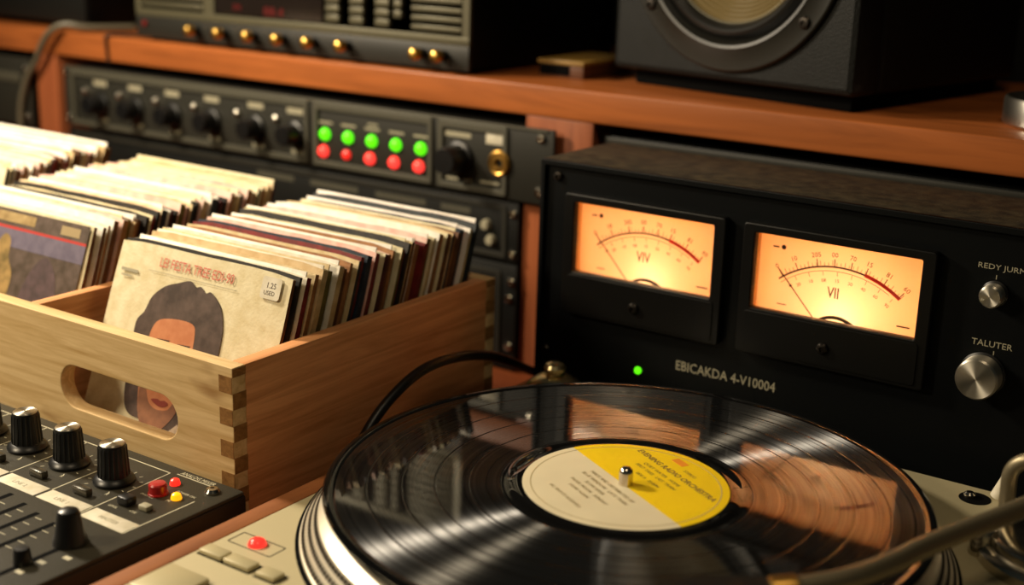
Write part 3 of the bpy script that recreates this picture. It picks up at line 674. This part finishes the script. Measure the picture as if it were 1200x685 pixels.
def rotary(x, y, hgt=22, parent=t):
    k = MB(); n = 40
    k.lathe([(0, 0), (11.2, 0), (11.4, 1.5), (10.4, 3.2), (8.6, 4.2), (8.3, 5), (7.4, hgt-1), (6.9, hgt), (0, hgt)], (x, y, MZ), UP, n)
    for j in range(20):
        a = 2*PI*j/20; k.cyl((x+8.2*math.cos(a), y+8.2*math.sin(a), MZ+4.5), (x+7.25*math.cos(a), y+7.25*math.sin(a), MZ+hgt-1.2), .55, .5, 6)
    k = k.build('rotary_knob', M['knobblk'], parent)
    MB().lathe([(0, 0), (6.7, 0), (6.7, .4), (6.2, .8), (0, .8)], (x, y, MZ+hgt), UP, 36).build('knob_cap', M['captop'], k)
for k in range(6): rotary(-249-k*37.5, -119)
for k in range(3): MB().box(-255-k*37, -243-k*37, -142, -137.5, MZ, MZ+4.5, 1).build('push_switch', M['steel'] if False else mat('smoky_switch_%d' % k, '#4c483e', .25, metal=.4), t)
MB().lathe([(0, 0), (5.4, 0), (5.4, .8), (4.8, 1), (4.8, 5.4), (4.2, 6.2), (2.5, 6.6), (0, 6.7)], (-218.5, -115, MZ), UP, 28).build('red_button', M['red'], t)
for x, y, m in ((-220.5, -101.5, 'ledred'), (-206, -113.5, 'ledamber')):
    MB().lathe([(0, 0), (2.9, 0), (2.9, 1), (2.3, 2.8), (1, 3.6), (0, 3.7)], (x, y, MZ), UP, 20).build('red_lamp' if m == 'ledred' else 'amber_lamp', M[m], t)
MB().box(-225.5, -217, -137, -130, MZ, MZ+5, 1.2).build('black_button', M['knobblk'], t)
MB().box(-211.5, -205, -134.5, -129.5, MZ, MZ+3, .8).build('grey_button', M['printdim'], t)
sc = MB().use(M['steel']); sc.lathe([(0, 0), (4.2, 0), (4.2, 1), (3, 2.6), (1.2, 2.9), (1.1, 1.6), (0, 1.6)], (-197, -96.5, MZ), UP, 20); sc.build('corner_screw', None, t)
for sx_, y1_ in ((-262.5, -165), (-231.5, -170), (-248, -168), (-278, -162), (-293, -162), (-308, -162), (-207, -176)):
    MB().box(sx_-1.7, sx_+1.7, y1_-110, y1_, MZ-.5, MZ+.12).build('fader_slot', M['dark'], t)
f = MB(); f.lathe([(0, 0), (8.6, 0), (8.3, 2.2), (7.2, 5), (5.6, 15.5), (4.8, 17.3), (3, 18.2), (0, 18.4)], (-208, -179, MZ), UP, 32); f.build('fader_cap', M['knobblk'], t)
f = MB(); f.lathe([(0, 0), (4.6, 0), (4.4, 1.5), (3.9, 7), (3.2, 8), (0, 8.2)], (-208, -206, MZ), UP, 24); f.build('small_fader_cap', M['knobblk'], t)

# ------------------------------------------------------------------ turntable
t = thing('turntable', 'champagne grey direct-drive turntable with wooden side strip', 'turntable', (70, -25, DESK))
PZ = -26
MB().box(-155, 298, -230, 172, DESK+14, PZ, 2, 3).build('plinth', M['plinth'], t)
MB().box(-167.5, -155.3, -232, 173, DESK+10, PZ-.5, 1).build('wood_side', M['walnut_y'], t)
for x in (-125, 268):
    for y in (-200, 142): MB().cyl((x, y, DESK), (x, y, DESK+15), 24, 22).build('foot', M['dark'], t)
# dark well ring and platter
MB().lathe([(158, 0), (165.8, 0), (165.8, .25), (158, .25)], (0, 0, PZ), UP, 128).build('platter_gap', M['dark'], t)
pf = [(0, .8), (163.5, .8), (163.8, 1.6), (163.6, 2.4), (162.6, 2.8), (160.8, 5.6), (160.2, 6.3), (159.4, 6.5), (157.6, 9.3), (157, 10), (156.2, 10.2), (154.6, 13.2), (154, 13.8), (152.4, 14.6), (149, 17.6), (146, 18.2), (146, 17), (0, 17)]
pl = MB(); pl.lathe(pf, (0, 0, PZ), UP, 160); pl = pl.build('platter', M['platter'], t)
dm = MB()
for (rr, zz, n, s_) in ((161.75, 4.2, 270, 1.25), (158.5, 7.9, 270, 1.2), (155.5, 11.7, 270, 1.25)):
    for k in range(n):
        a = 2*PI*k/n; c_, sn = math.cos(a), math.sin(a); rt = Vector((-sn, c_, 0)); no = Vector((c_, sn, 0)); cc = Vector((rr*c_, rr*sn, PZ+zz))
        sl = (Vector((0, 0, .84))-no*.54)*s_; dm.poly([cc+rt*s_*.9-sl, cc+rt*s_*.9+sl, cc-rt*s_*.9+sl, cc-rt*s_*.9-sl], no*.3+Vector((0, 0, .2)))
dm.build('strobe_dots', M['dots'], pl)
MB().lathe([(0, 0), (147, 0), (147.5, .5), (147.5, 4), (147, 5), (0, 5)], (0, 0, PZ+17.2), UP, 120).build('slipmat', M['slipmat'], t)
MB().lathe([(0, 0), (3.6, 0), (3.6, 9.5), (3.2, 11), (2, 12.2), (0, 12.6)], (0, 0, -3), UP, 28).build('spindle', M['lens'], t)
# start pad, speed buttons, strobe lamp
MB().box(-150, -124, -192, -166, PZ-.5, PZ+3, 1).build('start_button', M['button'], t)
for (x, y, w, d_) in ((-143.5, -144.5, 15, 8), (-126, -144.5, 17, 8), (-107, -144.5, 12, 8)):
    MB().box(x-w/2-.9, x+w/2+.9, y-d_/2-.9, y+d_/2+.9, PZ-1, PZ+.12).build('button_well', M['dark'], t)
    MB().box(x-w/2, x+w/2, y-d_/2, y+d_/2, PZ-.5, PZ+2.6, .8).build('speed_button', M['button'], t)
MB().lathe([(0, 0), (4.8, 0), (4.7, .8), (3.9, 2.4), (2.2, 3.4), (0, 3.7)], (-135, -125, PZ), UP, 28).build('power_lamp', M['ledredhot'], t)
MB().plate([rrect(-150, -121, -131, -119, 1), rrect(-149.4, -121.6, -130.4, -119.6, .8)], (0, 0, PZ+.05), FX, (0, 1, 0), .06).build('engraved_frame', M['dots'], t)
# 45 adapter holder = domed brass stud at back left corner
ad = MB(); ad.lathe([(0, 0), (20, 0), (20, 2), (16, 7), (11, 10.5), (8, 11.5), (5, 12), (5, 13.5), (7, 14.4), (7.4, 16.6), (6, 19), (3, 20.3), (0, 20.5)], (-140, 152, PZ), UP, 36)
ad.build('centre_adapter', M['stud'], t)
hr = MB(); hr.lathe([(0, 0), (8.6, 0), (8.6, .25), (0, .25)], (134, 155, PZ), UP, 32); hr.build('lamp_socket', M['dark'], t)
MB().lathe([(0, 0), (3.4, 0), (3.4, 2), (2, 3.2), (0, 3.4)], (131, 155, PZ+.1), UP, 20).build('socket_pin', M['steel'], t)
# tonearm assembly
ta = MB(); ta.lathe([(0, 0), (44, 0), (44, 5), (41, 7), (38, 7.5), (38, 12), (35, 14), (20, 14), (18, 16), (18, 30), (0, 30)], (194, 104, PZ), UP, 60); ta = ta.build('tonearm_base', M['steel'], t)
MB().lathe([(0, 30), (11, 30), (11, 42), (9, 44), (9, 62), (6, 66), (0, 66)], (194, 106, PZ), UP, 32).build('pivot_post', M['steel'], ta)
MB().cyl((156, 90, PZ), (156, 90, PZ+16), 7, 6, 24, 1).build('arm_lift', M['steel'], ta)
arm = MB(); arm.tube([(200, 142, 20), (194, 106, 18), (187, 88, 16.5), (172, 48, 15), (161, 18, 15), (153, -8, 15.5), (147, -32, 16), (137, -56, 15.5), (121, -77, 14.5)], 4.8, 16, 10)
arm = arm.build('tonearm', M['arm'], t)
cwt = MB(); cwt.lathe([(0, 0), (13, 0), (14, 1), (14, 19), (13, 20), (0, 20)], (199, 136, 20), (.15, 1, .04), 36); cwt.build('counterweight', M['steel'], arm)
hd = MB(); a0 = Vector((121, -77, 15)); dv = Vector((-37, -31, -3)).normalized(); sv = Vector((dv.y, -dv.x, 0)).normalized(); uz = Vector((0, 0, 1))
hd.cyl(a0-dv*2, a0+dv*9, 5.6, 5.6, 20, .8); hd = hd.build('collar', M['brass'], arm)
hs = MB(); p0 = a0+dv*8
hs.poly([p0+sv*5, p0+dv*14+sv*9, p0+dv*38+sv*9, p0+dv*44+sv*5, p0+dv*44-sv*5, p0+dv*38-sv*9, p0+dv*14-sv*9, p0-sv*5], uz*3.2)
hs = hs.build('headshell', M['headshell'], arm)
ct = MB(); q0 = p0+dv*14-uz*9; ct.poly([q0+sv*7, q0+dv*22+sv*7, q0+dv*22-sv*7, q0-sv*7], uz*9); ct.build('cartridge', M['headshell'], arm)
sty = MB(); q1 = p0+dv*34-uz*9; sty.cyl(q1+uz*2, q1+uz*-2.2+dv*2, 1, .4, 8); sty.build('stylus', M['steel'], arm)
rest = MB(); rest.tube([(162, 106, PZ), (161, 105, 2), (161.5, 103, 15), (166, 102, 22), (174, 102, 25.5), (186, 102, 26), (198, 102, 23)], 3.9, 14); rest.build('cueing_arch', M['arm'], ta)
MB().cyl((144, 164, PZ), (151, 166, -4), 4.6, 3.2, 20, 1).build('lift_lever', M['strip'], ta)

# ------------------------------------------------------------------ record on the platter
t = thing('vinyl_record', 'black vinyl record with yellow and cream label on the turntable', 'record', (0, 0, -3.8))
pf = [(3.7, -3.6), (150.5, -3.6), (152, -2.4), (152.3, -1.2), (151.6, -.1), (149.5, .3), (147, -.2), (146, -.6)]
rc = MB().use(M['deadwax']); rc.lathe(pf, (0, 0, 0), UP, 180)
rc.use(M['groove'])
def band(r0, r1): rc.use(M['groove']); rc.lathe([(r0, -.6), (r1, -.6)], (0, 0, 0), UP, 180)
def gap(r0, r1): rc.use(M['deadwax']); rc.lathe([(r0, -.6), ((r0+r1)/2, -.75), (r1, -.6)], (0, 0, 0), UP, 180)
rr = 146
for r1 in (131, 113.5, 97, 80, 64): band(rr, r1); gap(r1, r1-1.1); rr = r1-1.1
rc.use(M['deadwax']); rc.lathe([(rr, -.6), (59, -.6), (58.5, -.3), (52, -.3)], (0, 0, 0), UP, 180)
rc.build('disc', None, t)
# label: two-colour paper (procedural split along a line)
m = bpy.data.materials.new('record_label_paper'); m.use_nodes = True; nt = m.node_tree; bs = nt.nodes['Principled BSDF']; bs.inputs['Roughness'].default_value = .55; setin(bs, 'Specular IOR Level', .3)
tc = nt.nodes.new('ShaderNodeTexCoord'); dp = nt.nodes.new('ShaderNodeVectorMath'); dp.operation = 'DOT_PRODUCT'
dp.inputs[1].default_value = (.483, .876, 0)      # normal of the colour split, towards yellow
nt.links.new(tc.outputs['Object'], dp.inputs[0])
ad_ = nt.nodes.new('ShaderNodeMath'); ad_.operation = 'GREATER_THAN'; ad_.inputs[1].default_value = -.0012; nt.links.new(dp.outputs['Value'], ad_.inputs[0])
mx = nt.nodes.new('ShaderNodeMix'); mx.data_type = 'RGBA'; mx.inputs[6].default_value = lin('#ddd1b0'); mx.inputs[7].default_value = lin('#f0cc10')
nt.links.new(ad_.outputs[0], mx.inputs[0]); no = nt.nodes.new('ShaderNodeTexNoise'); no.inputs['Scale'].default_value = 40; nt.links.new(tc.outputs['Object'], no.inputs['Vector'])
hv = nt.nodes.new('ShaderNodeHueSaturation'); mr = nt.nodes.new('ShaderNodeMapRange'); mr.inputs['To Min'].default_value = .88; mr.inputs['To Max'].default_value = 1.08
nt.links.new(no.outputs['Fac'], mr.inputs[0]); nt.links.new(mr.outputs[0], hv.inputs['Value']); nt.links.new(mx.outputs[2], hv.inputs['Color']); nt.links.new(hv.outputs[0], bs.inputs['Base Color'])
lb = MB(); lb.lathe([(3.7, -.4), (3.7, 0), (51.5, .05), (52.4, -.05), (52.4, -.3)], (0, 0, 0), UP, 120); lb = lb.build('centre_label', m, t)
dX = Vector((.876, -.483, 0)); dY = Vector((.483, .876, 0)); LI = mat('label_ink', '#7c6230', .7)
def lt(mb, off, s0, s_, size, bold=0): o = dY*off+dX*s0; mb.text(s_, (o.x, o.y, .1), dX, dY, size, .03, 'CENTER', bold=bold)
tx = MB()
for off, s0, s_, size in [(12, 0, 'SIDE A   33 RPM', 3), (18, -2, 'FIRST TAKE   LAST TRAIN', 3.2), (22.5, -3, 'QUIET WATER   HOME', 3.2), (36, 3, 'STEREO', 3)]: lt(tx, off, s0, s_, size)
lt(tx, 28.5, 0, 'EVENING RADIO ORCHESTRA', 5.2, .12); tx.build('label_lettering', LI, lb)
tx = MB()
for off, s0, s_, size in [(-9, 0, 'MADE AND DISTRIBUTED BY', 3.2), (-13.5, 0, 'BLUE WINDOW   LATE TRAIN', 3.2), (-18, -2, 'SLOW RIVER', 3.2), (-22.5, 0, 'PAPER MOON   SUNDAY', 3.2), (-27, -2, 'HOME AGAIN', 3.0), (-36, 0, 'ALL RIGHTS RESERVED', 3.0)]: lt(tx, off, s0, s_, size)
tx.build('label_lettering', mat('pale_label_ink', '#a39066', .7), lb)
tx = MB(); tx.plate([circ(0, 0, 48.5, 90), circ(0, 0, 48.0, 90)], (0, 0, .08), FX, (0, 1, 0), .03); tx.build('label_ring', mat('label_ring_ink', '#a8976a', .7), lb)
tx = MB(); o = dY*41-dX*12; tx.poly([o-dX*5-dY*2.4, o+dX*5-dY*2.4, o+dX*5+dY*2.4, o-dX*5+dY*2.4], (0, 0, .1)) if False else tx.poly([(q.x, q.y, .07) for q in (o-dX*5-dY*2.4, o+dX*5-dY*2.4, o+dX*5+dY*2.4, o-dX*5+dY*2.4)], (0, 0, .05)); tx.build('orange_mark', mat('label_orange_ink', '#e08a20', .6), lb)

# ------------------------------------------------------------------ black cable
c = MB(); c.tube([(-178, -60, DESK+3.2), (-181, -30, DESK+12), (-182, -12, -50), (-181.5, 14, -19), (-181, 40, -3), (-181, 68, 4), (-181, 100, 2.5), (-182, 135, -6), (-186, 168, -20), (-194, 205, -38), (-197, 250, -58), (-196, 292, -74), (-190, 300, DESK+3.4)], 3.3, 14, 10)
tag(c.build('black_cable', M['cable']), 'black cable arching between the crate and the turntable', 'cable')

# ------------------------------------------------------------------ light
def area(name, loc, target, size, energy, col, shape='DISK'):
    ld = bpy.data.lights.new(name, 'AREA'); ld.shape = shape; ld.size = size; ld.energy = energy; ld.color = col
    o = bpy.data.objects.new(name, ld); C.objects.link(o); o.location = Vector(loc)*MM
    o.rotation_euler = (Vector(target)-Vector(loc)).to_track_quat('-Z', 'Y').to_euler(); return o
area('desk_lamp_light', (-800, -95, 505), (-150, 20, 0), .10, 8.6, (1, .85, .64))
area('front_left_fill_light', (-640, -600, 520), (-250, -60, 0), .16, 5.0, (1, .82, .56))  # added fill from the front left, brightens the crate front and mixer
area('overhead_fill_light', (350, -450, 1500), (-100, 100, 0), .4, 3.6, (1, .78, .50))  # added overhead fill, lifts upward faces and the crate's right side
w = bpy.data.worlds.new('room'); bpy.context.scene.world = w; w.use_nodes = True
w.node_tree.nodes['Background'].inputs[0].default_value = (.55, .75, .7, 1); w.node_tree.nodes['Background'].inputs[1].default_value = .02

# ------------------------------------------------------------------ camera
cd = bpy.data.cameras.new('camera'); co = bpy.data.objects.new('camera', cd); C.objects.link(co)
cd.sensor_width = 36; cd.sensor_fit = 'HORIZONTAL'; cd.lens = 1542.586/1200*36
r_ = Vector((0.82283852, 0.56751025, 0.02947691)); u_ = Vector((-0.17889751, 0.20945383, 0.96131409)); f_ = Vector((-0.53938155, 0.7962796, -0.27387285))
mw = Matrix(((r_.x, u_.x, -f_.x, .295037), (r_.y, u_.y, -f_.y, -.543405), (r_.z, u_.z, -f_.z, .274156), (0, 0, 0, 1))); co.matrix_world = mw
cd.clip_start = .02
cd.dof.use_dof = True; cd.dof.focus_distance = .735; cd.dof.aperture_fstop = 4.6
sc = bpy.context.scene; sc.camera = co
sc.view_settings.view_transform = 'Standard'; sc.view_settings.look = 'None'; sc.view_settings.exposure = 0; sc.view_settings.gamma = 1
sc.view_settings.use_curve_mapping = False
for o in list(bpy.data.objects):
    if 'b' in o.keys(): del o['b']
